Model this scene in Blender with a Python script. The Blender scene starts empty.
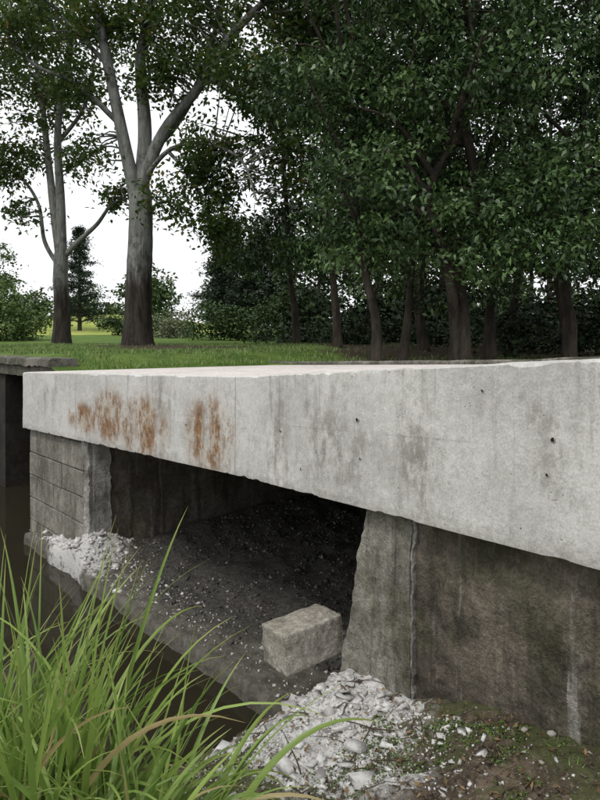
import bpy, math, numpy as np
from mathutils import Vector, noise
rng=np.random.default_rng(7)
S=bpy.context.scene
S.view_settings.view_transform='Standard'
S.view_settings.look='None'
S.view_settings.exposure=0
COL=S.collection

# ---------- bridge frame: u along the fascia, t across the deck ----------
P0=np.array([-2.97,6.60]); UD=np.array([.6681,-.7441]); TD=np.array([.7441,.6681])
def W(u,t,z):
    p=P0+UD*u+TD*t
    return (float(p[0]),float(p[1]),float(z))
def UT(x,y):
    rx=x-P0[0]; ry=y-P0[1]
    return rx*UD[0]+ry*UD[1], rx*TD[0]+ry*TD[1]
def tf(u): return 0.0 if u<3.86 else -(u-3.86)*.1775
def ztop(u): return float(np.interp(u,[-1,0,3.86,6.17,9.5],[1.69,1.71,1.81,1.963,2.12]))
def zbot(u): return ztop(u)-.6
def fbm(x,y,z=0,o=4): return noise.fractal(Vector((x,y,z)),1.0,2.0,o)
def sst(x): x=np.clip(x,0,1); return x*x*(3-2*x)

# ---------- mesh helpers ----------
def link(o,parent=None):
    COL.objects.link(o)
    if parent: o.parent=parent
    return o
def mesh_np(name,V,F,mat,parent=None,attrs=None,smooth=False,loc=None):
    V=np.asarray(V,dtype=np.float32); F=np.asarray(F,dtype=np.int32)
    me=bpy.data.meshes.new(name)
    k=F.shape[1]
    me.vertices.add(len(V)); me.vertices.foreach_set('co',V.ravel())
    me.loops.add(F.size); me.loops.foreach_set('vertex_index',F.ravel())
    me.polygons.add(len(F)); me.polygons.foreach_set('loop_start',np.arange(0,F.size,k,dtype=np.int32))
    me.update(calc_edges=True); me.validate()
    if smooth: me.polygons.foreach_set('use_smooth',np.ones(len(me.polygons),dtype=bool))
    if attrs:
        for n,(dom,a) in attrs.items():
            at=me.attributes.new(n,'FLOAT',dom); at.data.foreach_set('value',np.asarray(a,dtype=np.float32))
    if mat: me.materials.append(mat)
    o=bpy.data.objects.new(name,me)
    if loc is not None: o.location=loc
    return link(o,parent)
def mesh_py(name,V,F,mat,parent=None,smooth=False,uv=None):
    me=bpy.data.meshes.new(name); me.from_pydata(V,[],F); me.update()
    if smooth:
        for p in me.polygons: p.use_smooth=True
    if uv is not None:
        l=me.uv_layers.new(name='UVMap')
        for lp in me.loops: l.data[lp.index].uv=uv[lp.vertex_index]
    if mat: me.materials.append(mat)
    return link(bpy.data.objects.new(name,me),parent)
def empty(name,loc=(0,0,0)):
    e=bpy.data.objects.new(name,None); e.location=loc; e.empty_display_size=.2
    return link(e)
def grid_faces(nu,nv):
    i=np.arange(nu-1)[:,None]; j=np.arange(nv-1)[None,:]
    a=(i*nv+j).ravel()
    return np.stack([a,a+nv,a+nv+1,a+1],1)

# ---------- node helpers ----------
class NM:
    def __init__(s,name,rough=.9,spec=.2):
        s.m=bpy.data.materials.new(name); s.m.use_nodes=True
        s.n=s.m.node_tree.nodes; s.l=s.m.node_tree.links
        s.b=s.n['Principled BSDF']; s.b.inputs['Roughness'].default_value=rough
        s.b.inputs['Specular IOR Level'].default_value=spec
        s.out=s.n['Material Output']
        tc=s.n.new('ShaderNodeTexCoord'); s.obj=tc.outputs['Object']; s.uv=tc.outputs['UV']
    def set(s,inp,v):
        if isinstance(v,bpy.types.NodeSocket): s.l.new(v,inp)
        elif isinstance(v,(tuple,list)) and len(v)==3 and inp.type=='RGBA': inp.default_value=(*v,1)
        else: inp.default_value=v
    def map(s,vec,scale=(1,1,1),loc=(0,0,0)):
        m=s.n.new('ShaderNodeMapping'); s.l.new(vec,m.inputs[0]); m.inputs['Scale'].default_value=scale; m.inputs['Location'].default_value=loc
        return m.outputs[0]
    def noise(s,scale,detail=6,rough=.6,vec=None,dist=0):
        n=s.n.new('ShaderNodeTexNoise'); s.l.new(vec or s.obj,n.inputs['Vector'])
        n.inputs['Scale'].default_value=scale; n.inputs['Detail'].default_value=min(detail,5)
        n.inputs['Roughness'].default_value=rough; n.inputs['Distortion'].default_value=dist
        return n.outputs['Fac']
    def vor(s,scale,vec=None,feat='F1',out='Distance'):
        n=s.n.new('ShaderNodeTexVoronoi'); n.feature=feat; s.l.new(vec or s.obj,n.inputs['Vector']); n.inputs['Scale'].default_value=scale
        return n.outputs[out]
    def ramp(s,f,a,b,va=0.,vb=1.):
        n=s.n.new('ShaderNodeMapRange'); s.set(n.inputs[0],f)
        for i,v in enumerate((a,b,va,vb)): n.inputs[i+1].default_value=v
        n.interpolation_type='SMOOTHSTEP'
        return n.outputs[0]
    def math(s,op,a,b=0.,c=0.):
        n=s.n.new('ShaderNodeMath'); n.operation=op; s.set(n.inputs[0],a); s.set(n.inputs[1],b); s.set(n.inputs[2],c)
        return n.outputs[0]
    def mix(s,f,a,b,mode='MIX'):
        n=s.n.new('ShaderNodeMix'); n.data_type='RGBA'; n.blend_type=mode
        s.set(n.inputs[0],f); s.set(n.inputs[6],a); s.set(n.inputs[7],b)
        return n.outputs[2]
    def attr(s,name):
        n=s.n.new('ShaderNodeAttribute'); n.attribute_name=name; return n.outputs['Fac']
    def sep(s,v):
        n=s.n.new('ShaderNodeSeparateXYZ'); s.l.new(v,n.inputs[0]); return n.outputs
    def bump(s,h,strength=.5,dist=.01):
        n=s.n.new('ShaderNodeBump'); s.l.new(h,n.inputs['Height']); n.inputs['Strength'].default_value=strength; n.inputs['Distance'].default_value=dist
        s.l.new(n.outputs[0],s.b.inputs['Normal'])
    def col(s,c): s.set(s.b.inputs['Base Color'],c); return s

def concrete(name,c1,c2,dark,streak=.5,moss=0.,bumpd=.006,white=0.,mossc=(.04,.05,.02),blot=.6):
    k=NM(name,.9,.25)
    c=k.mix(k.ramp(k.noise(2.2,5,.65),.38,.62),c1,c2)
    st=k.noise(1,5,.7,k.map(k.obj,(9,9,.9)))
    c=k.mix(k.math('MULTIPLY',k.ramp(st,.48,.66),streak),c,dark)
    bl=k.noise(4,5,.75)
    c=k.mix(k.math('MULTIPLY',k.ramp(bl,.5,.64),blot),c,dark)
    if white>0:
        ws=k.noise(1,4,.65,k.map(k.obj,(16,16,1.1),(3,7,2)))
        c=k.mix(k.math('MULTIPLY',k.ramp(ws,.58,.72),white),c,(.45,.44,.41))
    if moss>0:
        c=k.mix(k.math('MULTIPLY',k.ramp(k.noise(3.3,5,.7,k.map(k.obj,(1,1,1),(5,2,9))),.45,.62),moss),c,mossc)
    fine=k.noise(90,3,.7)
    c=k.mix(.6,c,k.mix(k.ramp(fine,.3,.7),(.3,.3,.3),(.7,.7,.7)),'OVERLAY')
    mid=k.noise(20,5,.8)
    c=k.mix(.7,c,k.mix(k.ramp(mid,.32,.68),(.3,.3,.3),(.7,.7,.7)),'OVERLAY')
    h=k.math('ADD',k.math('MULTIPLY',fine,.35),k.math('MULTIPLY',mid,1.))
    k.bump(h,.9,bumpd); k.col(c)
    return k.m

def fascia_mat():
    k=NM('cast_concrete_fascia',.85,.25)
    uvm=k.uv; s=k.sep(uvm); U=s[0]; V=s[1]
    c=k.mix(k.ramp(k.noise(1.3,5,.6,uvm),.36,.64),(.44,.435,.415),(.56,.555,.53))
    c=k.mix(k.math('MULTIPLY',k.ramp(k.noise(5,5,.75,uvm),.5,.66),.45),c,(.33,.32,.295))
    c=k.mix(k.math('MULTIPLY',k.ramp(k.noise(3.3,5,.75,k.map(uvm,(1,1.3,1),(2,6,0))),.52,.66),.5),c,(.62,.615,.59))
    st=k.noise(1,5,.65,k.map(uvm,(13,1.0,1)))
    c=k.mix(k.math('MULTIPLY',k.ramp(st,.54,.7),.5),c,(.24,.235,.21))
    st2=k.noise(1,5,.75,k.map(uvm,(3.6,1.6,1),(4,9,0)))
    c=k.mix(k.math('MULTIPLY',k.ramp(st2,.57,.66),.45),c,(.2,.19,.165))
    def gauss(u0,w,v0,hv):
        a=k.math('POWER',k.math('ABSOLUTE',k.math('DIVIDE',k.math('SUBTRACT',U,u0),w)),2.)
        b=k.math('POWER',k.math('ABSOLUTE',k.math('DIVIDE',k.math('SUBTRACT',V,v0),hv)),2.)
        return k.math('POWER',2.718,k.math('MULTIPLY',k.math('ADD',a,b),-1.))
    dk=k.math('MAXIMUM',k.math('MAXIMUM',gauss(4.9,.3,.25,.2),gauss(5.45,.14,.25,.28)),k.math('MAXIMUM',gauss(2.95,.09,.42,.16),gauss(4.35,.14,.22,.3)))
    dn=k.noise(1,5,.75,k.map(uvm,(12,6,1)))
    c=k.mix(k.math('MULTIPLY',k.math('MULTIPLY',dk,k.ramp(dn,.42,.6)),.7),c,(.15,.135,.11))
    g=k.math('MAXIMUM',k.math('MAXIMUM',gauss(2.68,.34,.20,.21),gauss(3.58,.25,.22,.22)),k.math('MAXIMUM',gauss(2.1,.26,.26,.2),gauss(1.6,.3,.2,.12)))
    rn=k.noise(1,5,.8,k.map(uvm,(10,4.4,1),(1,5,0)))
    rl=k.noise(1,4,.6,k.map(uvm,(4.5,1.1,1),(7,2,0)))
    c=k.mix(k.math('MULTIPLY',k.math('MULTIPLY',k.ramp(g,.05,.8),k.ramp(rl,.36,.56)),.6),c,(.33,.24,.145))
    rust=k.math('MULTIPLY',k.ramp(g,.08,.55),k.math('MULTIPLY',k.ramp(rn,.43,.56),k.ramp(rl,.38,.52,.5,1)))
    c=k.mix(k.math('MULTIPLY',rust,.92),c,k.mix(k.ramp(k.noise(30,4,.7,uvm),.35,.65),(.29,.155,.065),(.11,.062,.034)))
    j=k.math('ABSOLUTE',k.math('SUBTRACT',U,3.86))
    c=k.mix(k.ramp(j,.002,.007,.6,0),c,(.15,.145,.13))
    j2=k.math('ABSOLUTE',k.math('SUBTRACT',U,1.28))
    c=k.mix(k.ramp(j2,.002,.006,.4,0),c,(.15,.145,.13))
    j3=k.math('ABSOLUTE',k.math('SUBTRACT',V,.33))
    c=k.mix(k.math('MULTIPLY',k.ramp(j3,.001,.005,.25,0),k.ramp(k.noise(1.5,3,.5,uvm),.45,.6)),c,(.15,.145,.13))
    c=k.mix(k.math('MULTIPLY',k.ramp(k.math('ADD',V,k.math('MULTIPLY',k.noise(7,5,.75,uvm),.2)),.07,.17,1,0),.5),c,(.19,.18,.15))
    fine=k.noise(120,3,.75,uvm)
    c=k.mix(.45,c,k.mix(k.ramp(fine,.28,.72),(.3,.3,.3),(.7,.7,.7)),'OVERLAY')
    mid=k.noise(28,5,.78,uvm)
    c=k.mix(.45,c,k.mix(k.ramp(mid,.32,.68),(.36,.36,.36),(.64,.64,.64)),'OVERLAY')
    sel=k.noise(6,2,.5,uvm)
    spm=k.math('MULTIPLY',k.ramp(k.vor(15,uvm),.03,.08,1,0),k.ramp(sel,.5,.58))
    sp2=k.math('MULTIPLY',k.ramp(k.vor(52,uvm),.06,.16,1,0),k.ramp(sel,.38,.44,1,0))
    spm=k.math('MAXIMUM',spm,sp2)
    c=k.mix(k.math('MULTIPLY',spm,.75),c,(.10,.095,.08))
    h=k.math('SUBTRACT',k.math('ADD',k.math('MULTIPLY',fine,.2),k.math('MULTIPLY',mid,.5)),spm)
    k.bump(h,.6,.004); k.col(c)
    return k.m

M_fascia=fascia_mat()
M_deck=concrete('deck_concrete',(.55,.505,.48),(.65,.605,.58),(.44,.40,.37),.1,blot=.2)
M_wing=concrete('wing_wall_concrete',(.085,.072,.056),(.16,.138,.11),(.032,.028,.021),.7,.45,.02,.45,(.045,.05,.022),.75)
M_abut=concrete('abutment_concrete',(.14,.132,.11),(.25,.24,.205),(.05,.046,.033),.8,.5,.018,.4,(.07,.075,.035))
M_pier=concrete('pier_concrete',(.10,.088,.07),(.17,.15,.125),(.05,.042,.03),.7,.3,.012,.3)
M_white=concrete('efflorescence_concrete',(.19,.185,.17),(.38,.375,.35),(.09,.083,.068),.7,0,.018,.9)
M_block=concrete('concrete_block_face',(.18,.17,.145),(.26,.245,.215),(.09,.082,.065),.6,.15,.01,.15)
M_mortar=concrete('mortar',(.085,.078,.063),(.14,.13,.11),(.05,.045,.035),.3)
M_old=concrete('old_slab_concrete',(.11,.105,.088),(.2,.19,.165),(.045,.043,.033),.7,.5,.015)
M_loose=concrete('loose_block_concrete',(.27,.25,.21),(.40,.375,.33),(.14,.125,.10),.4,.2,.008)
M_void=concrete('wet_shaded_concrete',(.02,.018,.014),(.035,.031,.025),(.012,.011,.009),.5)  # wet concrete, near black to paint in the deep shade of the void

# ---------- bridge deck ----------
bridge=empty('concrete_bridge',W(4,1.5,1.5))
def add_child(o,par):
    o.parent=par; o.matrix_parent_inverse=par.matrix_world.inverted()
bpy.context.view_layer.update()
us=np.unique(np.concatenate([np.arange(0,9.5,.02),[3.86,6.17]]))
arc=0; V=[];F=[];UVs=[]; last=None
nfz=24
for ui in us:
    t0=tf(ui); p=np.array([ui,t0])
    if last is not None: arc+=float(np.linalg.norm(p-last))
    last=p
    zt=ztop(ui)+.003*fbm(ui*1.3,8.); zb=zbot(ui)+.002*fbm(ui*1.7,3.)
    chip=max(0,fbm(ui*9,1.3,0,6)-.2)*.03
    c2=max(0,fbm(ui*11,7.3,0,6)-.15)*.022
    pr=[(3.5,ztop(ui),1.5),(.5,ztop(ui),1.0),(.05,zt+.003*fbm(ui*9,2.),.61),(.005+chip*.6,zt-.002-chip*.3,.603)]
    for i in range(nfz):
        f=i/(nfz-1); za=zt-.007-chip*.8; zc=zb+.003+c2*.6; z=za+(zc-za)*f
        off=.004*fbm(ui*1.7,z*2.3,4)+.0015*fbm(ui*14,z*14,1)
        pr.append((off,z,z-zb))
    pr+=[(.006+c2*.9,zb+c2*.15,-.01),(.3,zb,-.3),(.305,zb+.3,-.5),(3.5,zb+.3,-2)]
    prof_n=len(pr)
    for (n,z,v) in pr:
        V.append(W(ui,t0+n,z)); UVs.append((arc,v))
m=len(us)
for i in range(m-1):
    for j in range(prof_n-1):
        a=i*prof_n+j; F.append((a,a+1,a+prof_n+1,a+prof_n))
F.append(tuple(range(prof_n))); F.append(tuple(reversed(range((m-1)*prof_n,m*prof_n))))
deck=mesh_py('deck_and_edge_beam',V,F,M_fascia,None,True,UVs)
deck.data.materials.append(M_deck)
for idx,p in enumerate(deck.data.polygons):
    if idx<(m-1)*(prof_n-1) and idx%(prof_n-1)<2: p.material_index=1
deck.data.set_sharp_from_angle(angle=math.radians(28))
add_child(deck,bridge)

M_hole=NM('hole_dark',.9,.1).col((.025,.022,.02)).m
M_ring=NM('grout_ring',.9,.1).col((.36,.355,.335)).m
def tie_hole(u,zf,r):
    t=tf(u); z=zbot(u)+zf*.6
    ang=math.atan(.1775) if u>3.86 else 0
    du=np.array([math.cos(ang),-math.sin(ang)])
    V=[];F=[];n=14
    for (rr,o) in ((r*1.35,.004),(r*1.25,-.0045),(r,-.005),(r*.9,-.003)):
        for i in range(n):
            a=2*math.pi*i/n; k=1+.12*math.sin(3*a+u*9)
            V.append(W(u+du[0]*rr*k*math.cos(a)*1,t+o+du[1]*rr*k*math.cos(a),z+rr*k*math.sin(a)))
    for q in range(3):
        for i in range(n): F.append((q*n+i,q*n+(i+1)%n,(q+1)*n+(i+1)%n,(q+1)*n+i))
    F.append(tuple(range(3*n,4*n)))
    o=mesh_py('tie_hole',V,F,M_ring); o.data.materials.append(M_hole)
    o.data.polygons[-1].material_index=1
    for i in range(2*n,3*n): o.data.polygons[i].material_index=1
    add_child(o,bridge)
for u,zf,r in ((6.02,.6,.007),(6.0,.42,.0045),(5.06,.64,.008),(5.08,.36,.0045),(5.6,.3,.005),(4.4,.5,.006),(5.75,.85,.004),(3.3,.45,.005),(4.6,.2,.005)):
    tie_hole(u,zf,r)

def wallgrid(name,ua,ub,ta_fn,za_fn,zb_fn,mat,step=.04,depth=.3,amp=.006,ubat=0.,redge=0.):
    nu=max(2,int((ub-ua)/step)+1); nz=60
    V=[];F=[]
    for i in range(nu):
        u0=ua+(ub-ua)*i/(nu-1)
        for j in range(nz):
            f=j/(nz-1); z=za_fn(u0)+(zb_fn(u0)-za_fn(u0))*f
            u=u0-ubat*(1-i/(nu-1))*(1-f)
            e=.0
            if i==0: e=.012*abs(fbm(z*9,3,1)); u+=.02*fbm(z*6,5,2)+.008*fbm(z*25,1,2)
            if i==nu-1 and redge: u+=redge*fbm(z*11,8,3)
            o=amp*fbm(u*2.5,z*2.5,ua)+amp*.5*fbm(u*14,z*14,2)
            V.append(W(u,ta_fn(u0)+o+e,z))
    for i in range(nu-1):
        for j in range(nz-1):
            a=i*nz+j; F.append((a,a+nz,a+nz+1,a+1))
    n0=len(V)
    def back(i,j):
        v=V[i*nz+j]; return (v[0]+TD[0]*depth,v[1]+TD[1]*depth,v[2])
    L=[back(0,j) for j in range(nz)]; R=[back(nu-1,j) for j in range(nz)]
    V+=L+R
    for j in range(nz-1):
        F.append((j,j+1,n0+j+1,n0+j)); b=(nu-1)*nz
        F.append((b+j,n0+nz+j,n0+nz+j+1,b+j+1))
    F.append((n0,n0+nz-1,n0+2*nz-1,n0+nz))
    o=mesh_py(name,V,F,mat); add_child(o,bridge); return o
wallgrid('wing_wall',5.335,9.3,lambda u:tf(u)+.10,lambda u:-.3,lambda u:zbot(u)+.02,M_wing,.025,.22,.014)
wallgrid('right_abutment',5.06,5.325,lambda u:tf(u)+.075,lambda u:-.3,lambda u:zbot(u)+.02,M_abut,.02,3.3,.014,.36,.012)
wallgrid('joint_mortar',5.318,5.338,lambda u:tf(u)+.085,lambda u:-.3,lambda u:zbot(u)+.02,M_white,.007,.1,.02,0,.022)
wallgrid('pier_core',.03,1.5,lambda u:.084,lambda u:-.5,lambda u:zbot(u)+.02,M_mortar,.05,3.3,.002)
wallgrid('pier_nib',1.46,1.60,lambda u:.05,lambda u:-.5,lambda u:zbot(u)+.02,M_white,.02,.2,.03)
def inner_face(name,u,ta,tb,za,zb,mat):
    nt=70;nz=26;V=[]
    for i in range(nt):
        t=ta+(tb-ta)*i/(nt-1)
        for j in range(nz):
            z=za+(zb-za)*j/(nz-1)
            V.append(W(u+.02*fbm(t*2,z*2,3)+.006*fbm(t*12,z*12,1),t,z))
    o=mesh_np(name,V,grid_faces(nt,nz),mat); add_child(o,bridge)
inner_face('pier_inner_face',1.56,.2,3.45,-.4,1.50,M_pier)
V=[];nu=80;nz=20
for i in range(nu):
    for j in range(nz):
        u=1.4+3.9*i/(nu-1); z=-.4+1.95*j/(nz-1); V.append(W(u,3.4+.02*fbm(u*3,z*3),z))
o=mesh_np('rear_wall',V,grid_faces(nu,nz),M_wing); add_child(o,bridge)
V=[];F=[]
def rbox(V,F,u0,u1,t0,t1,z0,z1,b=.007):
    s=len(V)
    pts=[]
    for (t,i) in ((t1,0),(t0+b,0),(t0,b)):
        for (u,z) in ((u0+i,z0+i),(u1-i,z0+i),(u1-i,z1-i),(u0+i,z1-i)):
            j=rng.normal(0,.002,3); pts.append(W(u+j[0],t+j[1],z+j[2]))
    V+=pts
    for q in range(2):
        for i in range(4): F.append((s+q*4+i,s+q*4+(i+1)%4,s+(q+1)*4+(i+1)%4,s+(q+1)*4+i))
    F.append((s+8,s+9,s+10,s+11))
rows=[-.32,-.1,.14,.38,.62,.86,1.1]
for r in range(len(rows)-1):
    z0=rows[r]; z1=rows[r+1]-.009
    if r==len(rows)-2: z1=1.105
    cuts=[.03]+[x for x in np.arange(.03+(.22 if r%2 else .45),1.43,.45) if x<1.36]+[1.45]
    for a,b in zip(cuts[:-1],cuts[1:]):
        rbox(V,F,a+.005,b-.005,.062+rng.normal(0,.004),.12,z0,z1)
o=mesh_py('pier_blocks',V,F,M_block); add_child(o,bridge)

# older slab beside the new deck, carrying the grass verge
old=empty('old_concrete_slab',W(-3,1,1.8))
bpy.context.view_layer.update()
V=[];F=[]
nn=160
for i in range(nn):
    u=-6.5+(6.15)*i/(nn-1)
    c=.03*abs(fbm(u*5,1,2)); zt=1.85+.012*fbm(u*2,5)
    pr=[(.75,1.70),(.74,zt-.01),(.43,zt),(.40+c*.4,zt-.02-c*.4),(.395,zt-.1-c),(.44,zt-.105-c),(.445,1.60+c*.8),(.75,1.60)]
    V+=[W(u+(.02*fbm(a*9,z*9) if i==nn-1 else 0),a,z) for a,z in pr]
for i in range(nn-1):
    for j in range(7):
        a=i*8+j; F.append((a,a+1,a+9,a+8))
F.append(tuple(range(8))); F.append(tuple(reversed(range((nn-1)*8,nn*8))))
o=mesh_py('kerb_slab',V,F,M_old); add_child(o,old)
BF=[(3,2,1,0),(4,5,6,7),(0,1,5,4),(1,2,6,5),(2,3,7,6),(3,0,4,7)]
def ubox(name,u0,u1,t0,t1,z0,z1,mat):
    V=[W(a,b,c) for c in (z0,z1) for a,b in ((u0,t0),(u1,t0),(u1,t1),(u0,t1))]
    o=mesh_py(name,V,BF,mat); add_child(o,old)
ubox('deck_slab',-6.5,-.004,.752,2.66,1.605,1.672,M_old)
ubox('slab_end',-.345,-.006,.42,.75,1.61,1.676,M_old)
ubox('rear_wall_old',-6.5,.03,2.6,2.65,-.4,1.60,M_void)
ubox('void_light_block',-6.5,-2.3,.5,2.595,-.4,1.595,M_void)  # added to block light from the open left end and darken the void

# far kerb
V=[];F=[];nn=160
for i in range(nn):
    u=-1.2+8.2*i/(nn-1); z=(ztop(max(u,0))+.045 if u>0 else 1.76)+.008*fbm(u*3,2)
    c=.02*abs(fbm(u*6,4))
    pr=[(3.56,1.2),(3.56,z-.015-c),(3.575+c,z),(3.74+.02*fbm(u*3,1),z),(3.75,1.2)]
    V+=[W(u,a,b) for a,b in pr]
for i in range(nn-1):
    for j in range(4):
        a=i*5+j; F.append((a,a+5,a+6,a+1))
F.append((4,3,2,1,0)); b=(nn-1)*5; F.append((b,b+1,b+2,b+3,b+4))
mesh_py('concrete_kerb',V,F,M_old)

# ---------- terrain ----------
def lin(a,b,s): return np.arange(a,b,s)
UG=np.unique(np.round(np.concatenate([[-400,-200,-120,-80,-60],lin(-50,-10,1.5),lin(-10,3.6,.2),lin(3.6,4.4,.03),lin(4.4,6.6,.015),lin(6.6,8,.04),lin(8,14,.4),lin(14,60,4),[80,120,200,400],[-.1,5.2,5.21]]),3))
TG=np.unique(np.round(np.concatenate([[-400,-200,-100,-50,-30],lin(-20,-3,1.),lin(-3,-1.4,.04),lin(-1.4,.4,.015),lin(.4,4.4,.15),lin(4.4,30,.5),lin(30,80,4),[100,140,200,400],[2.61,2.62,3.5,3.52]]),3))
def lawn_z(x,y,u,t):
    return 1.70+.16*sst(-u/1.2)+ .15*sst((y-8)/9)*(1-sst(-u/2.))+.14*sst((y-11)/6)*sst(-u/2.)+.03*max(0,y-22)+.05*fbm(x*.15,y*.15)+.02*fbm(x,y)
def near_z(u,t):
    z=float(np.interp(u,[-9,-7,-6.2,4.0,4.3,4.9,5.3,6.1,7,10,14],[1.7,1.5,-.4,-.4,-.02,.34,.50,.76,.88,1.0,1.6]))
    if u>4: 
        z+= .17*math.exp(-((u-4.95)/.3)**2-((t+.15)/.4)**2)
        z+= .07*math.exp(-((t-(tf(u)+.05))/.18)**2)*min(1,max(0,u-4.8))
        z-= .05*min(3,max(0,-t-.5))
        z+=.045*fbm(u*2.2,t*2.2,3,5)+.022*fbm(u*11,t*11,5,4)+.006*abs(fbm(u*45,t*45,5,3))
    return z
def ground_z(u,t):
    x,y,_=W(u,t,0)
    if t>=3.51 or (u< -.1 and t>=2.615) : return lawn_z(x,y,u,t)
    if u>5.2 and t>tf(u)+.28: return 1.2
    return near_z(u,t)
def bare_shade(x,y):
    b=math.exp(-((x+4.0)/1.1)**2-((y-15.6)/1.5)**2)+math.exp(-((x+2.2)/1.8)**2-((y-14)/2.4)**2)+ (sst((x+.2)/1.5)*.95 if y>7 else 0)  # bare earth near trunks; right-hand term also paints in the trees' shade
    return float(min(1,b))
def dust(u,t):
    return math.exp(-((u-5.05)/.34)**2-((t-tf(u)+.08)/.42)**2)+.6*math.exp(-((u-4.75)/.25)**2-((t+.2)/.3)**2)+.35*math.exp(-((u-5.45)/.4)**2-((t-tf(u)+.35)/.2)**2)
V=[];gr=[];du=[];sh=[]
for u in UG:
    for t in TG:
        z=ground_z(u,t); V.append(W(u,t,z)); x,y,_=W(u,t,0)
        g=1. if (t>=3.5 or (u<-.1 and t>=2.6)) else 0.
        gr.append(g)
        du.append(dust(u,t) if not g and abs(u)<20 and abs(t)<20 else 0)
        sh.append(bare_shade(x,y) if g else 0)
def ground_mat():
    k=NM('soil_and_grass',.95,.15)
    n1=k.noise(3,5,.7); n2=k.noise(22,5,.75); n3=k.noise(1.1,5,.7)
    dirt=k.mix(k.ramp(n1,.38,.62),(.07,.054,.037),(.155,.12,.087))
    dirt=k.mix(k.ramp(n2,.42,.64),dirt,(.042,.033,.024))
    dirt=k.mix(k.math('MULTIPLY',k.ramp(k.noise(55,4,.7),.53,.66),.7),dirt,(.25,.21,.165))
    dirt=k.mix(k.math('MULTIPLY',k.ramp(k.noise(2.4,5,.75,k.map(k.obj,(1,1,1),(7,3,1))),.45,.55),.7),dirt,k.mix(k.ramp(n2,.4,.6),(.055,.075,.022),(.085,.10,.04)))
    dd=k.ramp(k.math('MULTIPLY',k.attr('dust'),k.ramp(k.noise(7,5,.8),.36,.58,.4,1.8)),.22,.6)
    dirt=k.mix(k.math('MULTIPLY',dd,.95),dirt,k.mix(k.ramp(n2,.33,.58),(.36,.35,.335),(.68,.675,.66)))
    gg=k.mix(k.ramp(k.noise(1.5,5,.7),.35,.65),(.065,.115,.022),(.115,.18,.038))
    soil_shade=k.ramp(k.math('ADD',k.math('MULTIPLY',k.attr('bare_shade'),.45),n3),.66,.78)  # soil patches plus the tree shade painted as brown on the right
    gg=k.mix(soil_shade,gg,k.mix(k.ramp(n2,.4,.6),(.04,.03,.02),(.075,.055,.036)))
    c=k.mix(k.ramp(k.attr('grass'),.4,.6),dirt,gg)
    h=k.math('ADD',k.math('MULTIPLY',n2,1.),k.math('MULTIPLY',k.noise(60,4,.8),.6))
    k.bump(h,.9,.02); k.col(c); return k.m
M_ground=ground_mat()
mesh_np('ground',V,grid_faces(len(UG),len(TG)),M_ground,None,{'grass':('POINT',gr),'dust':('POINT',du),'bare_shade':('POINT',sh)},True)
V=[];vu=np.linspace(-6.5,-.004,60); vt=np.concatenate([[.42],np.linspace(.755,2.75,24)])
for u in vu:
    for t in vt:
        x,y,_=W(u,t,0); z=lawn_z(x,y,u,t)+.006
        if t<.5 and u<-.35: z=1.66
        elif t<.77 and u<-.35: z=min(z,1.84)
        if u>-.3: z=max(z-.02,1.69)
        V.append(W(u,t if not(t<.5 and u<-.35) else .745,z))
n=len(V)
mesh_np('grass_verge',V,grid_faces(len(vu),len(vt)),M_ground,None,{'grass':('POINT',np.ones(n)),'dust':('POINT',np.zeros(n)),'bare_shade':('POINT',np.full(n,.25))},True)

# culvert floor
fu=np.arange(.45,5.25,.025); ft=np.concatenate([[-.13,-.128,-.12,-.1],np.arange(-.07,3.4,.03)])
def floor_z(u,t):
    z=.11+.012*fbm(u*3,t*3,1)+.06*sst(t/2.)
    z+=.22*math.exp(-((u-1.66)/.2)**2-((t-.12)/.28)**2)+.10*math.exp(-((u-1.25)/.4)**2-((t+.02)/.1)**2)
    z+=.10*math.exp(-((u-1.75)/.25)**2)*sst(t)
    z+=.035*fbm(u*4,t*4,7)*sst((t-.1)*3)+.014*fbm(u*18,t*18)
    return z
V=[];gv=[];wh=[]
for u in fu:
    for j,t in enumerate(ft):
        e=.035*fbm(u*2.2,1,9)+.012*fbm(u*13,4,9)
        tt=t+e*max(0,1-abs(t+.13)/.12)
        z=floor_z(u,t)
        if j==0: z=-.45
        elif j==1: z=.05
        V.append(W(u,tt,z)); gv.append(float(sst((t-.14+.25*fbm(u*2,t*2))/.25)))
        wh.append(math.exp(-((u-1.5)/.42)**2-((t-.08)/.28)**2)*1.4+.3*math.exp(-((t+.05)/.06)**2))
k=NM('culvert_floor_mat',.7,.35)
n=k.noise(14,5,.75)
c=k.mix(k.ramp(n,.35,.65),(.08,.073,.058),(.16,.15,.126))
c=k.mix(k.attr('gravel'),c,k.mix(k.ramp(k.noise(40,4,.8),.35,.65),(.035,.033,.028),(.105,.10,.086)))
c=k.mix(k.ramp(k.math('MULTIPLY',k.attr('white'),k.ramp(n,.3,.6,.5,1.3)),.3,.75),c,(.56,.555,.535))
k.bump(k.noise(35,5,.8),1.,.02); k.col(c)
mesh_np('culvert_floor',V,grid_faces(len(fu),len(ft)),k.m,None,{'gravel':('POINT',gv),'white':('POINT',wh)},True)

# water
k=NM('muddy_water',.07,.35); k.b.inputs['IOR'].default_value=1.33
k.col(k.mix(k.noise(1.2,4,.5),(.018,.016,.010),(.030,.026,.017)))
k.bump(k.noise(5,3,.5),.06,.02)
V=[W(a,b,0) for a,b in ((-8,-25),(6.5,-25),(6.5,3.3),(-8,3.3))]
mesh_py('creek_water',V,[(0,1,2,3)],k.m)

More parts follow.
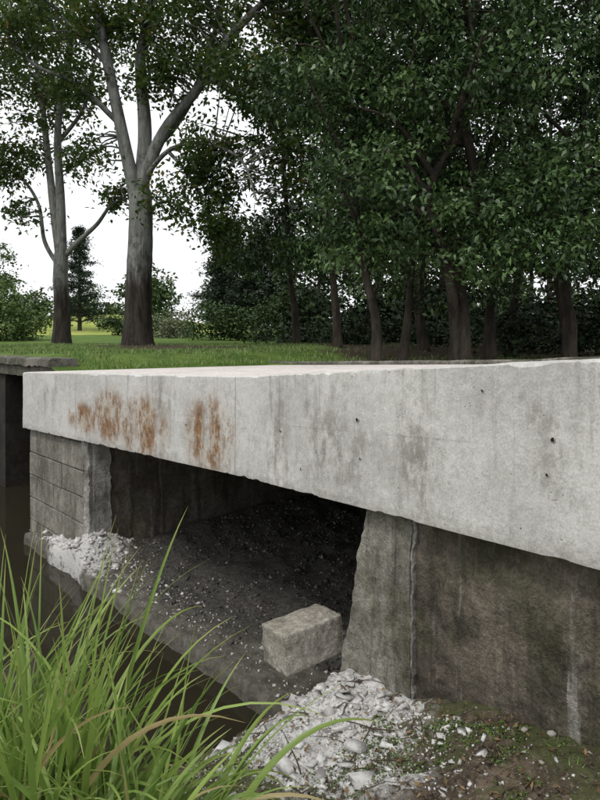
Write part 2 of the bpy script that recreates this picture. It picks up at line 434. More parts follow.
# ---------- rocks ----------
import bmesh
bm=bmesh.new(); bmesh.ops.create_icosphere(bm,subdivisions=1,radius=1)
ICV=np.array([v.co[:] for v in bm.verts]); ICF=np.array([[v.index for v in f.verts] for f in bm.faces]); bm.free()
CUBV=np.array([[x,y,z] for x in(-1,1) for y in(-1,1) for z in(-1,1)],float)
def rot(n):
    q=rng.normal(size=(n,4)); q/=np.linalg.norm(q,axis=1)[:,None]
    w,x,y,z=q.T
    return np.stack([1-2*(y*y+z*z),2*(x*y-z*w),2*(x*z+y*w),2*(x*y+z*w),1-2*(x*x+z*z),2*(y*z-x*w),2*(x*z-y*w),2*(y*z+x*w),1-2*(x*x+y*y)],1).reshape(n,3,3)
def rocks(name,pos,size,mat,parent=None,flat=.6,block=False,tumble=.5):
    n=len(pos); pos=np.asarray(pos); size=np.asarray(size)
    if block: base=CUBV; FF=np.array([[0,1,3,2],[4,6,7,5],[0,4,5,1],[2,3,7,6],[0,2,6,4],[1,5,7,3]])
    else: base=ICV; FF=ICF
    P=base[None]*(1+rng.normal(0,.2,(n,len(base),1)))
    if block: P=base[None]+rng.normal(0,.33,(n,len(base),3))
    sc=np.stack([rng.uniform(.7,1.5,n),rng.uniform(.5,1.1,n),rng.uniform(flat*.5,flat*1.3,n)],1)
    P=P*sc[:,None,:]
    R=rot(n)
    keep=rng.random(n)<tumble
    a=rng.uniform(0,6.28,n); Rz=np.zeros((n,3,3)); Rz[:,0,0]=np.cos(a);Rz[:,0,1]=-np.sin(a);Rz[:,1,0]=np.sin(a);Rz[:,1,1]=np.cos(a);Rz[:,2,2]=1
    b=rng.normal(0,.3,n); Rx=np.zeros((n,3,3)); Rx[:,0,0]=1; Rx[:,1,1]=np.cos(b);Rx[:,1,2]=-np.sin(b);Rx[:,2,1]=np.sin(b);Rx[:,2,2]=np.cos(b)
    Rz=np.einsum('nij,njk->nik',Rz,Rx)
    R=np.where(keep[:,None,None],R,Rz)
    P=np.einsum('nij,nkj->nki',R,P)*size[:,None,None]+pos[:,None,:]
    nv=len(base)
    FA=(FF[None]+np.arange(n)[:,None,None]*nv).reshape(-1,FF.shape[1])
    var=np.repeat(rng.random(n),len(FF))
    return mesh_np(name,P.reshape(-1,3),FA,mat,parent,{'var':('FACE',var)})
def rockmat(name,a,b,c3=None,dk=.5):
    k=NM(name,.9,.2); v=k.attr('var')
    c=k.mix(v,a,b)
    c=k.mix(k.math('MULTIPLY',k.ramp(k.noise(40,4,.7),.45,.65),dk),c,tuple(x*.5 for x in a))
    if c3: c=k.mix(k.ramp(v,.8,.85),c,c3)
    k.bump(k.noise(90,4,.7),.8,.005); k.col(c); return k.m
M_rub=rockmat('rubble_concrete',(.36,.35,.335),(.68,.675,.66),None,.35)
M_peb=rockmat('pebbles_mat',(.06,.048,.036),(.19,.165,.13),(.32,.3,.27))
M_grv=rockmat('gravel_mat',(.035,.033,.03),(.14,.135,.127),(.24,.23,.22))
n=14000; pu=rng.uniform(1.7,5.2,n); pt=rng.uniform(.05,3.3,n)
ok=np.array([fbm(a*2,b*2)>-.2+ (.5 if b<.25 else 0) for a,b in zip(pu,pt)])
pu=pu[ok];pt=pt[ok]
pos=[W(a,b,floor_z(a,b)+.001) for a,b in zip(pu,pt)]
rocks('gravel',pos,np.minimum(.03,rng.lognormal(math.log(.007),.5,len(pos))),M_grv)
pos=[];sz=[]
for _ in range(1300):
    u=rng.normal(1.5,.33); t=rng.normal(.08,.16)
    if u<.5 or (t>.05 and u<1.62): t=-.05*rng.random()-.02
    if t<-.1: t=-.08
    pos.append(W(u,t,floor_z(u,t)+.001)); sz.append(min(.024,rng.lognormal(math.log(.0045),.7)))
for _ in range(500):
    u=rng.uniform(1.8,5); t=rng.uniform(-.08,.3); pos.append(W(u,t,floor_z(u,t)+.002)); sz.append(rng.lognormal(math.log(.0035),.5))
for _ in range(6500):
    u=rng.normal(5.12,.34); t=tf(u)-abs(rng.normal(0,.36))
    if u<4.35: continue
    pos.append(W(u,t,near_z(u,t))); sz.append(min(.011,rng.lognormal(math.log(.0021),.6)))
rocks('concrete_rubble',pos,sz,M_rub,None,.6,True)
pos=[];sz=[]
for _ in range(200):
    u=rng.normal(5.18,.42); t=tf(u)-abs(rng.normal(.05,.42))
    if u<4.5: continue
    pos.append(W(u,t,near_z(u,t)+.002)); sz.append(min(.034,rng.lognormal(math.log(.0105),.55)))
for u,t,s_ in ((4.85,-.42,.045),(4.95,-.6,.04),(5.2,-.75,.045),(5.35,-.55,.036),(5.0,-.85,.04),(4.75,-.3,.045),(5.55,-.7,.035),(5.3,-1.0,.04)):
    pos.append(W(u,t,near_z(u,t)+.008)); sz.append(s_)
rocks('concrete_shards',pos,sz,M_rub,None,.3,True,.1)
pos=[];sz=[]
for _ in range(9000):
    u=rng.uniform(4.5,7.2); t=rng.uniform(-2,-.1)
    if t>tf(u)+.08 or rng.random()<dust(u,t)*1.6: continue
    pos.append(W(u,t,near_z(u,t)+.001)); sz.append(min(.02,rng.lognormal(math.log(.0035),.65)))
rocks('pebbles',pos,sz,M_peb)

# loose block
bm=bmesh.new(); bmesh.ops.create_cube(bm,size=1)
bmesh.ops.subdivide_edges(bm,edges=bm.edges[:],cuts=17,use_grid_fill=True)
hx,hy,hz=.175,.105,.095
for v in bm.verts:
    p=Vector((v.co.x*2*hx,v.co.y*2*hy,v.co.z*2*hz))
    r=.007+.010*abs(fbm(p.x*12,p.y*12,p.z*12))
    q=Vector((max(-hx+r,min(hx-r,p.x)),max(-hy+r,min(hy-r,p.y)),max(-hz+r,min(hz-r,p.z))))
    d=p-q
    if d.length>1e-6: p=q+d.normalized()*r
    nrm=Vector((v.co.x,v.co.y,v.co.z))
    p+=nrm*(.006*fbm(p.x*9,p.y*9,p.z*9+3)+.004*fbm(p.x*40,p.y*40,p.z*40))
    v.co=p
me=bpy.data.meshes.new('loose_concrete_block'); bm.to_mesh(me); bm.free(); me.materials.append(M_loose)
lb=link(bpy.data.objects.new('loose_concrete_block',me))
lb.location=(0.015,3.07,.54); lb.rotation_euler=(math.radians(-3),math.radians(-3),math.radians(35))

# ---------- foliage ----------
def leafmat(name,a,b,rough=.5,trans=.35,warm=None,spec=.3):
    k=NM(name,rough,spec); v=k.attr('var')
    c=k.mix(k.math('POWER',v,1.6),a,b)
    if warm: c=k.mix(k.ramp(v,.93,.97),c,warm)
    k.col(c)
    if trans>0:
        tr=k.n.new('ShaderNodeBsdfTranslucent'); k.l.new(k.mix(.5,c,(.12,.2,.02)),tr.inputs[0])
        ms=k.n.new('ShaderNodeMixShader'); ms.inputs[0].default_value=trans
        k.l.new(k.b.outputs[0],ms.inputs[1]); k.l.new(tr.outputs[0],ms.inputs[2]); k.l.new(ms.outputs[0],k.out.inputs[0])
    return k.m
def leaves(name,C,L,Wd,mat,parent=None,droop=.35,clv=None,fold=.15):
    n=len(C)
    a=rng.normal(size=(n,3)); a[:,2]=a[:,2]*.6-droop; a/=np.linalg.norm(a,axis=1)[:,None]
    up=rng.normal(0,.55,(n,3)); up[:,2]+=1
    b=np.cross(a,up); b/=np.linalg.norm(b,axis=1)[:,None]+1e-6
    nn=np.cross(b,a)
    l=L*rng.uniform(.6,1.25,n)[:,None]; w=Wd*rng.uniform(.7,1.2,n)[:,None]
    V=np.stack([C,C+a*l*.42+b*w*.5+nn*w*fold,C+a*l-nn*l*.1,C+a*l*.42-b*w*.5+nn*w*fold],1).reshape(-1,3)
    F=np.arange(n*4).reshape(-1,4)
    var=rng.random(n)
    if clv is not None: var=var*.4+clv*.68
    return mesh_np(name,V,F,mat,parent,{'var':('FACE',np.clip(var,0,1))})
def subclusters(ells):
    out=[]
    for (cx,cy,cz,rx,ry,rz,n) in ells:
        d=rng.normal(size=(n,3)); d/=np.linalg.norm(d,axis=1)[:,None]
        r=rng.random(n)**.45
        out.append(np.array([cx,cy,cz])+d*r[:,None]*np.array([rx,ry,rz]))
    return np.concatenate(out)
def fill(sub,nl,r,flat=.6):
    n=len(sub); k=np.repeat(np.arange(n),rng.integers(int(nl*.5),int(nl*1.5)+1,n))
    off=rng.normal(0,1,(len(k),3))*r*np.array([1,1,flat])*rng.uniform(.6,1.3,n)[k][:,None]
    return sub[k]+off, rng.random(n)[k]

def catmull(P,sub=6):
    P=np.asarray(P,float); Q=np.vstack([2*P[0]-P[1],P,2*P[-1]-P[-2]]); out=[]
    for i in range(1,len(Q)-2):
        for s in range(sub):
            t=s/sub; a,b,c,d=Q[i-1],Q[i],Q[i+1],Q[i+2]
            out.append(.5*(2*b+(c-a)*t+(2*a-5*b+4*c-d)*t*t+(3*b-a-3*c+d)*t**3))
    out.append(P[-1]); return np.array(out)
class Tubes:
    def __init__(s): s.V=[];s.F=[];s.n=0; s.pts=[]
    def add(s,P,r0,r1,sides=8,sub=6,flare=0,wob=.0,rec=True):
        C=catmull(P,sub) if sub>1 else np.asarray(P,float); m=len(C)
        T=np.gradient(C,axis=0); T/=np.linalg.norm(T,axis=1)[:,None]+1e-9
        ref=np.array([0.3,1,0.1]); A=np.cross(T,ref); A/=np.linalg.norm(A,axis=1)[:,None]+1e-9; B=np.cross(T,A)
        f=np.linspace(0,1,m); R=r0+(r1-r0)*f
        if flare: R=R+flare*np.exp(-f*m/2.2)
        th=np.arange(sides)*2*math.pi/sides
        for i in range(m):
            rr=R[i]*(1+wob*np.sin(th*3+f[i]*5)+rng.normal(0,wob*.5,sides))
            s.V.append(C[i]+(A[i][None]*np.cos(th)[:,None]+B[i][None]*np.sin(th)[:,None])*rr[:,None])
        b=s.n
        i=np.arange(m-1)[:,None]; j=np.arange(sides)[None]; j2=(j+1)%sides
        s.F.append(np.stack([b+i*sides+j,b+i*sides+j2,b+(i+1)*sides+j2,b+(i+1)*sides+j],-1).reshape(-1,4))
        s.n+=m*sides
        if rec: s.pts.append(np.hstack([C,R[:,None]]))
    def twigs(s,targets,r=.02,frac=1.,maxd=1.7):
        P=np.vstack(s.pts); P=P[P[:,3]<.18] if (P[:,3]<.18).any() else P
        for t in targets:
            if rng.random()>frac: continue
            dd=np.linalg.norm((P[:,:3]-t),axis=1)+np.where(P[:,2]>t[2]+.3,1.5,0)
            q=P[np.argmin(dd)]; D=np.linalg.norm(t-q[:3])
            if D>maxd: continue
            mid=(q[:3]+t)/2+rng.normal(0,.1,3)*D+np.array([0,0,.06])
            s.add([q[:3],mid,t],min(r,q[3]*.6),r*.25,4,3,rec=False)
    def build(s,name,mat,parent): return mesh_np(name,np.vstack(s.V),np.vstack(s.F),mat,parent,None,True)

def barkmat(name,lo,hi,a,b,d):
    k=NM(name,.9,.2); z=k.sep(k.obj)[2]
    st=k.noise(1,5,.7,k.map(k.obj,(7,7,1.6)))
    c=k.mix(k.ramp(st,.35,.65),a,b)
    c=k.mix(k.math('MULTIPLY',k.ramp(k.noise(2.5,5,.75),.5,.62),.65),c,tuple(x*.45 for x in a))
    zz=k.math('ADD',z,k.math('MULTIPLY',k.noise(1.6,5,.85,k.map(k.obj,(2.5,2.5,.5))),2.0))
    c=k.mix(k.ramp(zz,lo,hi,1,0),c,k.mix(k.ramp(st,.4,.6),d,tuple(x*2.4 for x in d)))
    k.bump(st,1.,.08); k.col(c); return k.m
M_gumbark=barkmat('gum_bark',2.4,3.4,(.12,.125,.116),(.23,.235,.22),(.02,.017,.014))
M_bark=barkmat('dark_bark',-9,-8,(.028,.024,.019),(.07,.058,.045),(.02,.016,.012))
M_leafgum=leafmat('gum_leaf',(.02,.042,.014),(.08,.125,.037),.5,.3,(.16,.11,.03))
M_leafdk=leafmat('broadleaf_leaf',(.016,.038,.013),(.105,.185,.055),.42,0,None,.45)
M_leafedge=leafmat('forest_leaf',(.012,.026,.010),(.045,.078,.026),.6,0)
M_leaffar=leafmat('distant_leaf',(.04,.07,.026),(.10,.15,.05),.8,0)
M_leafpine=leafmat('pine_needle',(.018,.035,.022),(.04,.065,.035),.8,0)
M_leafsh=leafmat('shrub_leaf',(.06,.105,.027),(.16,.23,.075),.7,0)
M_leafpale=leafmat('pale_shrub_leaf',(.14,.17,.10),(.28,.3,.2),.7,0)

def gum(loc,trunk,r0,r1,limbs,ells,nl,lr,leafL):
    e=empty('gum_tree',loc); T=Tubes()
    T.add(trunk,r0,r1,14,8,flare=r0*.45,wob=.03)
    for P,a,b in limbs: T.add(P,a,b,9,6,wob=.03)
    sub=subclusters(ells)
    T.twigs(sub,.03,.9)
    T.build('trunk_and_branches',M_gumbark,e)
    C,cv=fill(sub,nl,lr,.7)
    leaves('foliage',C,leafL,leafL*.55,M_leafgum,e,.5,cv)
    return e
gum((-4.2,16,1.95),[(0,0,-.2),(0,0,1.2),(.05,0,2.8),(.05,.05,4.0)],.36,.29,[
  ([(.0,0,3.7),(-.3,-.1,5.1),(-.72,-.3,7.3),(-1.05,-.3,9),(-1.5,-.4,12)],.2,.06),
  ([(.05,.05,3.8),(.15,.1,5.6),(.0,.2,7.6),(.3,.2,9.2),(.2,.3,12)],.22,.06),
  ([(.08,0,4.2),(.7,-.2,5.5),(1.7,-.5,6.6),(2.6,-.8,7.8),(4,-1.,9.0),(5.2,-1.2,10)],.17,.05),
  ([(.1,0,4.9),(.9,.3,5.9),(1.5,.6,7.2),(2.0,.8,9),(2.4,1,11)],.14,.04),
  ([(.1,0,4.3),(.9,-.6,4.9),(1.8,-1.2,4.9),(2.8,-1.6,4.4),(3.2,-1.7,3.4)],.07,.02),
  ([(.9,-.6,4.9),(1.5,-.7,4.2),(1.9,-.8,3.3),(2.2,-.9,2.6)],.05,.015),
  ([(1.7,-.5,6.6),(2.6,-.7,6.7),(3.6,-.9,6.3),(4.2,-1,5.8)],.06,.02),
  ([(-.4,-.15,5.7),(-1.4,-.5,6.6),(-2.4,-.8,7.0),(-3.2,-1,7.9)],.08,.02),
  ([(.12,0,3.4),(.7,-.3,3.7),(1.3,-.5,3.5)],.05,.02),
  ([(-.7,-.3,7.2),(-1.6,.3,8.2),(-2.6,.5,9.3)],.08,.02),
  ],[(2.0,-1.1,4.4,1.1,1.1,1.0,60),(2.2,-1.0,2.9,.7,.8,.9,34),(3.2,-1,6.4,1.6,1.5,1.1,70),(1.4,.2,8.4,1.8,2,1.3,90),(3.9,-1.3,4.8,.9,1,1.3,40),
     (4.3,-1,8.6,2.2,1.8,1.5,90),(-.2,0,10.2,2.6,2.2,1.6,80),(-2.6,-.4,7.9,1.5,1.3,.9,45),(-3.1,.3,9.6,1.5,1.5,1.2,45),(-1.2,-.3,6.6,1.0,.8,.5,16),(.9,-.4,6.9,1.,1.,.7,26),(-.5,0,8.2,1.2,1,.7,30),(-1.,0,5.2,.7,.6,.4,8),(.9,-.8,3.7,.6,.5,.5,12)],42,.25,.16)
gum((-7.73,20,1.98),[(0,0,-.2),(0,0,1.2),(-.05,0,2.2),(-.02,0,3.0)],.27,.22,[
  ([(-.02,0,2.8),(-.25,0,4.4),(-.5,.1,6.2),(-.8,.2,8.5),(-1.3,.3,11)],.17,.05),
  ([(0,0,2.9),(.0,-.1,4.6),(-.05,-.2,7),(.3,-.2,9.5),(.6,-.3,12)],.18,.05),
  ([(0,0,2.8),(.5,-.1,3.3),(1.2,-.2,3.9),(1.7,-.3,4.5),(2.3,-.4,4.7)],.1,.03),
  ([(-.05,0,2.5),(-.6,.1,3.4),(-.8,.1,4.6),(-1.4,.1,5.5),(-2.2,.1,5.8)],.08,.03),
  ([(-.1,0,6.6),(.8,-.2,7.7),(1.3,-.4,9.5)],.08,.02),
  ],[(-1.2,0,6.6,1.2,1.2,.9,26),(-.2,0,8.3,1.8,1.6,1.1,44),(.2,0,10.5,2.6,2,1.3,65),(-2.2,0,5.6,1.0,.8,.7,22),(1.9,-.3,4.9,.6,.6,.5,9),(-2.3,.3,9,1.6,1.4,1.4,40),(.5,0,6.0,.6,.5,.6,9),(-1.3,0,4.3,.7,.6,.5,8)],44,.28,.19)

def broad(x,y,h,r,lean,ncl,crown_lo,rad,nl=60,leafL=.105,stems=1):
    z=lawn_z(x,y,*UT(x,y)); r*=.78
    e=empty('broadleaf_tree',(x,y,z-.05)); T=Tubes()
    for s in range(stems):
        l=lean*2+rng.normal(0,.45); l2=rng.normal(0,.4); ox=rng.normal(0,.12)*(s>0)
        w=rng.normal(0,.12,8)
        P=[(ox,0,-.1),(ox+l*.1+w[0]*.4,l2*.1,h*.1),(ox+l*.25+w[1]*.8,l2*.2+w[5],h*.22),(ox+l*.4+w[2],l2*.4,h*.38),(ox+l*.6+w[3]*1.3,l2*.6,h*.6),(ox+l+w[4],l2,h)]
        T.add(P,r*(1 if s==0 else .7),r*.3,9,6,flare=r*.5,wob=.08)
        for q in range(5):
            f=rng.uniform(.22,.75); i=np.interp(f,[0,.1,.22,.38,.6,1],range(6)); i0=min(4,int(i)); b=np.array(P[i0])*(1-(i-i0))+np.array(P[i0+1])*(i-i0)
            a=rng.uniform(0,6.28); ln=rad*rng.uniform(.6,1)
            T.add([b,b+np.array([math.cos(a)*ln*.5,math.sin(a)*ln*.5,.45+rng.normal(0,.15)]),b+np.array([math.cos(a)*ln,math.sin(a)*ln,.9+rng.normal(0,.3)])],r*.38,r*.1,6,4)
    ells=[(lean*.6,0,crown_lo+(h-crown_lo)*.45,rad*.6,rad*.6,(h-crown_lo)*.42,int(ncl*1.2))]
    for i in range(9):
        a=rng.uniform(0,6.28) if i%2 else rng.uniform(3.4,6.0); f=(i+rng.random())/9; zz=crown_lo+(h+.8-crown_lo)*f
        rr=rad*(.75 if f<.8 else .45)
        ells.append((lean*.6+math.cos(a)*rr*.85,math.sin(a)*rr*.85,zz,rad*.6,rad*.6,rad*.36,int(ncl*.72)))
    sub=subclusters(ells); sub=sub[sub[:,2]>crown_lo-.45]
    T.twigs(sub,.012,.3,1.1)
    T.build('trunk_and_branches',M_bark,e)
    C,cv=fill(sub,nl,.16,.5)
    leaves('foliage',C,leafL,leafL*.45,M_leafdk,e,.55,cv)
for a in [(1.10,9.0,6.2,.1,-.2,34,1.3,1.35,54,.10,2),(1.55,9.4,6.6,.09,.15,34,1.45,1.4,54,.10,1),
          (2.31,8.9,6.6,.17,.15,44,1.2,1.6,54,.10,2),(3.2,10.4,7.5,.12,.1,38,1.1,1.8,54,.105,1),
          (4.15,9.6,6.9,.14,.2,44,1.1,1.8,54,.10,2),(5.2,10.4,7.4,.13,.1,36,1.0,1.9,54,.11,1),
          (2.6,12.8,9,.14,-.2,32,1.1,2.2,46,.14,1),(.9,14.5,9.5,.14,-.2,36,1.3,2.2,50,.145,1),(-.1,18.5,10.5,.15,-.2,38,1.9,2.6,50,.18,1),
          (6.2,9.6,7,.14,.2,24,1.2,1.8,54,.11,1),(4.6,13.6,9,.14,.2,32,1.1,2.3,46,.15,1),(1.9,17.5,11.5,.15,.1,30,1.6,2.7,46,.18,1)]:
    broad(*a)

def mass(name,ells,nl,r,L,mat,trunks=None):
    e=empty(name,(0,0,0)) if trunks else None
    sub=subclusters(ells); sub=sub[sub[:,2]>1.8]
    C,cv=fill(sub,nl,r,.6)
    o=leaves('foliage' if trunks else name,C,L,L*.6,mat,e,.3,cv)
    if trunks:
        T=Tubes()
        for (x,y,h,rr) in trunks: T.add([(x,y,1.5),(x+rng.normal(0,.3),y,1.8+h*.3),(x+rng.normal(0,.6),y,2+h*.6),(x+rng.normal(0,.5),y,2+h)],rr,rr*.4,7,4)
        T.build('trunks',M_bark,e)
ells=[];tr=[]
for i in range(26):
    x=-.5+i*1.1+rng.normal(0,.4); y=rng.uniform(22,32); h=rng.uniform(7,12)
    if x<3: h=rng.uniform(6,9)
    ells.append((x,y,2+h*.6,2.2,2,h*.5,34)); ells.append((x+rng.normal(0,.7),y-1,2.9,1.6,1.5,1.3,24))
    if i%2: tr.append((x,y-1,h,.12))
mass('forest_edge',ells,32,.42,.31,M_leafedge,tr)
mass('understorey_shrubs',[(a,b,2.2,1.2,.9,.65,30) for a,b in ((-.2,20),(1.6,17),(3.4,15),(5.2,14.5),(7.2,14),(8.6,15),(6.6,19),(4.4,20),(2.4,22),(4.2,12.3),(6.0,12))],40,.2,.14,M_leafedge)
ells=[]
for i in range(34):
    x=-62+i*3.1+rng.normal(0,1.); y=rng.uniform(75,95); h=rng.uniform(5,9)
    if -30<x<-22: h=3.5
    ells.append((x,y,3.6+h*.55,2.8,2.5,h*.55,40))
mass('distant_trees',ells,34,.7,.6,M_leaffar)
mass('background_bush',[(-14.6,28,3.6,2.4,2,2.0,90),(-16.5,30,5.2,2.6,2,3.0,110),(-13.2,29,2.8,1.4,1.5,1.2,50),(-19,30,5.0,3,2,3.4,90)],55,.26,.17,M_leafsh)
mass('shrub',[(-7.1,35,2.9,1.3,1.1,1.1,70)],55,.2,.14,M_leafpale)
mass('shrub',[(-1.9,33,2.9,1.1,.9,.9,30)],25,.2,.12,M_leafpale)
mass('shrub',[(-9.6,40,3.3,2.0,1.1,.9,60),(-12.5,44,3.5,2.2,1.1,1.,60)],55,.25,.2,M_leaffar)
mass('shrub',[(-3.6,30,2.8,2.2,1.1,1.2,80),(-.3,28,3.2,2.0,1.1,1.6,90)],50,.25,.18,M_leaffar)
def pine(x,y,h,w):
    z=lawn_z(x,y,*UT(x,y)); e=empty('hoop_pine_tree',(x,y,z)); T=Tubes()
    T.add([(0,0,-.3),(0,0,h*.5),(0,0,h)],h*.022,.03,7,4)
    Cs=[];nw=20
    for i in range(nw):
        f=i/(nw-1); zz=h*(.12+.86*f); rad=w*(1-f)**.75*rng.uniform(.6,1.3)+.1
        for q in range(6):
            a=rng.uniform(0,6.28); rd=rad*rng.uniform(.7,1.15); tip=np.array([math.cos(a)*rd,math.sin(a)*rd,zz+rd*.12])
            T.add([(0,0,zz-.1),tip*np.array([.5,.5,1]),tip],.04,.01,4,2,rec=False)
            for s in np.linspace(.35,1,6): Cs.append(np.array([tip[0]*s,tip[1]*s,zz+rd*.12*s]))
    T.build('trunk_and_branches',M_bark,e)
    C,cv=fill(np.array(Cs),14,.15*w/1.5,.45); leaves('foliage',C,.26,.09,M_leafpine,e,.1,cv)
pine(-18.6,52,9.0,2.3); pine(-4.3,38,6.6,2.3); pine(-2.6,36,6.0,2.0); pine(-6.1,48,7.2,2.4); pine(-.8,40,8,2.4)
V=[]
hx_=np.linspace(-90,60,60); hy_=np.linspace(45,140,24)
for a in hx_:
    for b in hy_:
        V.append((a,b,1.5+.03*(b-22)+2.6*math.exp(-((a+22)/14)**2-((b-75)/22)**2)))
k=NM('hill_grass',.95,.1); k.col(k.mix(k.ramp(k.noise(.4,5,.6),.35,.65),(.22,.27,.06),(.33,.36,.10)))
mesh_np('grassy_hill',V,grid_faces(len(hx_),len(hy_)),k.m,None,None,True)

# ---------- blades ----------
def blades(name,roots,L,Wd,mat,lean,droop,seg=7,bias=(0,0)):
    n=len(roots); roots=np.asarray(roots,float)
    a=rng.uniform(0,6.28,n); dx=np.cos(a)*lean+bias[0]; dy=np.sin(a)*lean+bias[1]
    L=L*rng.uniform(.5,1.15,n); w=Wd*rng.uniform(.5,1.2,n)
    d=np.stack([dx,dy,np.ones(n)],1); d+=rng.normal(0,.12,d.shape); d/=np.linalg.norm(d,axis=1)[:,None]
    dr=droop*rng.uniform(.3,1.6,n)
    h=np.stack([d[:,0],d[:,1],np.zeros(n)],1); h/=np.linalg.norm(h,axis=1)[:,None]+1e-6
    side=np.stack([-h[:,1],h[:,0],np.zeros(n)],1)
    tw=rng.normal(0,.6,n)
    p=roots.copy(); cur=d.copy(); rows=[]
    for s in range(seg+1):
        f=s/seg
        ww=w*(.55+.45*min(1,f*4))*(1-f**2.2)+.0006
        nrm=np.cross(side,cur); nrm/=np.linalg.norm(nrm,axis=1)[:,None]+1e-6
        sd=side*np.cos(tw*(1+f))[:,None]+nrm*np.sin(tw*(1+f))[:,None]; nr2=np.cross(sd,cur)
        rows.append(np.stack([p-sd*ww[:,None]*.5+nr2*ww[:,None]*.18,p,p+sd*ww[:,None]*.5+nr2*ww[:,None]*.18],1))
        p=p+cur*(L/seg)[:,None]
        cur=cur+(np.array([0,0,-1.])*(dr*(.3+f*1.4)/seg)[:,None]*2.2)+h*(dr*.35/seg)[:,None]; cur/=np.linalg.norm(cur,axis=1)[:,None]
    R=np.stack(rows,1)
    V=R.reshape(-1,3); F=[]
    base=np.arange(n)[:,None]*(seg+1)*3
    for s in range(seg):
        for c in range(2):
            q=np.array([s*3+c,s*3+c+1,(s+1)*3+c+1,(s+1)*3+c]); F.append((base+q[None])[:,None,:])
    F=np.concatenate(F,1).reshape(-1,4)
    var=np.repeat(rng.random(n),seg*2); al=np.tile(np.repeat(np.linspace(0,1,seg+1),3),n)
    return mesh_np(name,V,F,mat,None,{'var':('FACE',var),'along':('POINT',al)},True)
def grassmat(name,a,b,tip,dry,dryfrac=.93,trans=.35):
    k=NM(name,.4,.45); v=k.attr('var'); al=k.attr('along')
    c=k.mix(v,a,b); c=k.mix(k.ramp(al,.78,1.),c,tip); c=k.mix(k.ramp(al,0,.25,.6,0),c,(.16,.2,.07))
    c=k.mix(k.ramp(v,dryfrac,dryfrac+.02),c,dry)
    c=k.mix(.5,c,k.mix(k.noise(30,3,.6),(.4,.4,.4),(.6,.6,.6)),'OVERLAY')
    k.col(c)
    if trans>0:
        tr=k.n.new('ShaderNodeBsdfTranslucent'); k.l.new(c,tr.inputs[0])
        ms=k.n.new('ShaderNodeMixShader'); ms.inputs[0].default_value=trans
        k.l.new(k.b.outputs[0],ms.inputs[1]); k.l.new(tr.outputs[0],ms.inputs[2]); k.l.new(ms.outputs[0],k.out.inputs[0])
    return k.m
M_reed=grassmat('reed_blade',(.13,.23,.045),(.33,.45,.11),(.33,.37,.11),(.38,.31,.15),.94)
M_lawnb=grassmat('lawn_blade',(.07,.13,.02),(.13,.22,.04),(.16,.22,.05),(.25,.2,.09),.93,0)
def reeds(spec):
    roots=[]
    for cx,cy,n,s in spec:
        for _ in range(n):
            x=cx+rng.normal(0,s); y=cy+rng.normal(0,s); u,t=UT(x,y); roots.append((x,y,max(near_z(u,t),.05)-.02))
    return roots
r1=reeds([(-1.0,1.95,130,.11),(-1.25,2.25,120,.12),(-.82,1.85,90,.09),(-1.1,1.7,90,.12),(-.72,1.95,40,.06)])
r2=reeds([(-.62,1.72,170,.09),(-.5,1.62,90,.08),(-.72,1.5,120,.1),(-.38,1.68,55,.06),(-.9,1.55,90,.1)])
o1=blades('tall_grass',r1,1.06,.021,M_reed,.22,.62,14,(.0,.02))
o2=blades('tall_grass_low',r2,.68,.020,M_reed,.42,.85,14,(.06,.03))
o1.name='clump_tall'; o2.name='clump_low'
tg=empty('tall_grass',(-.8,1.8,.3)); bpy.context.view_layer.update(); add_child(o1,tg); add_child(o2,tg)
roots=[]
while len(roots)<22000:
    y=rng.uniform(7,20); x=rng.uniform(-.5,.5)*y*1.15
    u,t=UT(x,y)
    if t<3.8 and not(u<-.1 and t>.8): continue
    if fbm(x*.5,y*.5,3)>.05 and rng.random()<.85: continue
    if rng.random()<bare_shade(x,y)*.85: continue
    roots.append((x,y,lawn_z(x,y,u,t)-.005))
blades('lawn_grass',roots,.08,.009,M_lawnb,.5,.3,3)
roots=[]
for _ in range(260):
    u=rng.uniform(5.4,6.9); t=tf(u)+.06-abs(rng.normal(0,.12))
    if fbm(u*4,t*4,8)<.05: continue
    x,y,z=W(u,t,near_z(u,t)); roots.append((x,y,z-.003))
blades('weeds',roots,.035,.004,M_lawnb,.8,.6,3)
M_lit=leafmat('leaf_litter_mat',(.07,.045,.022),(.24,.16,.08),.8,0)
C=[]
for _ in range(1700):
    u=rng.uniform(4.7,7); t=rng.uniform(-1.8,-.1)
    if t>tf(u)+.08: continue
    C.append(W(u,t,near_z(u,t)+.008))
leaves('leaf_litter',np.array(C),.024,.012,M_lit,None,0)
M_moss=leafmat('moss_leaf',(.04,.07,.015),(.12,.17,.045),.8,0)
C=[]
for _ in range(16000):
    u=rng.uniform(5.3,6.9); t=tf(u)+.08-abs(rng.normal(0,.32))
    if fbm(u*3,t*3,11)+.3*fbm(u*12,t*12,2)<.08: continue
    C.append(W(u,t,near_z(u,t)+.003))
leaves('ground_cover_plants',np.array(C),.010,.008,M_moss,None,-.2)
T=Tubes()
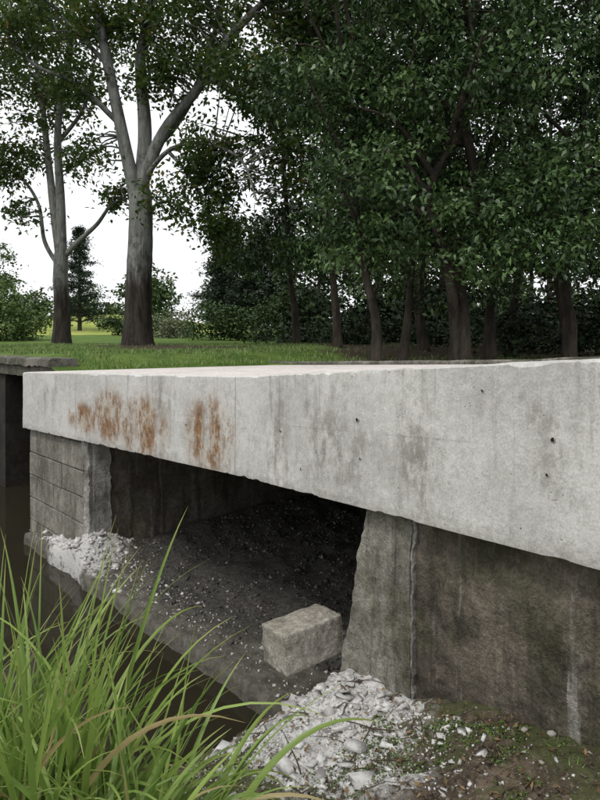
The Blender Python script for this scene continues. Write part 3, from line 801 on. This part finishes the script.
for _ in range(150):
    u=rng.normal(5.4,.5); t=rng.uniform(-1.8,-.2)
    if t>tf(u)-.03 or u<4.7: continue
    a=rng.uniform(0,6.28); l=rng.uniform(.04,.26); P=[]
    for q in range(4):
        uu=u+math.cos(a)*l*q/3+rng.normal(0,.006); tt=min(tf(u)+.05,t+math.sin(a)*l*q/3); P.append(W(uu,tt,near_z(uu,tt)+.01))
    r=rng.uniform(.0012,.0035)
    T.add(P,r,r*.5,5,3)
T.build('fallen_twigs',rockmat('twig_mat',(.08,.06,.04),(.25,.2,.14)),None)

# ---------- sky and light ----------
w=bpy.data.worlds.new('World'); S.world=w; w.use_nodes=True
nt=w.node_tree; bg=nt.nodes['Background']; sky=nt.nodes.new('ShaderNodeTexSky'); sky.sky_type='NISHITA'; sky.sun_disc=False
EL=math.radians(54); AZ=math.radians(-145)
sky.sun_elevation=EL; sky.sun_rotation=AZ; sky.dust_density=5; sky.ozone_density=.6
mx=nt.nodes.new('ShaderNodeMix'); mx.data_type='RGBA'; mx.inputs[0].default_value=.85
tc=nt.nodes.new('ShaderNodeTexCoord'); nz=nt.nodes.new('ShaderNodeTexNoise'); nz.inputs['Scale'].default_value=2.5; nz.inputs['Detail'].default_value=4
cr=nt.nodes.new('ShaderNodeMix'); cr.data_type='RGBA'; cr.inputs[6].default_value=(9.6,9.8,10.1,1); cr.inputs[7].default_value=(12,12.1,12.2,1)
nt.links.new(tc.outputs['Generated'],nz.inputs['Vector']); nt.links.new(nz.outputs['Fac'],cr.inputs[0])
nt.links.new(sky.outputs[0],mx.inputs[6]); nt.links.new(cr.outputs[2],mx.inputs[7]); nt.links.new(mx.outputs[2],bg.inputs[0])
bg.inputs[1].default_value=.12
sd=bpy.data.lights.new('sun','SUN'); sd.energy=1.45; sd.angle=math.radians(12); sd.color=(1,.96,.9)
so=bpy.data.objects.new('sun',sd); link(so)
dirv=Vector((math.sin(AZ)*math.cos(EL),math.cos(AZ)*math.cos(EL),math.sin(EL)))
so.rotation_euler=dirv.to_track_quat('Z','Y').to_euler()

# ---------- camera ----------
cd=bpy.data.cameras.new('camera'); cd.sensor_fit='VERTICAL'; cd.sensor_height=24; cd.lens=24*616/800
cd.shift_y=-55/800; cd.clip_start=.05; cd.clip_end=1500
co=bpy.data.objects.new('camera',cd); link(co); co.location=(0,0,2.0); co.rotation_euler=(math.radians(90),0,0)
S.camera=co
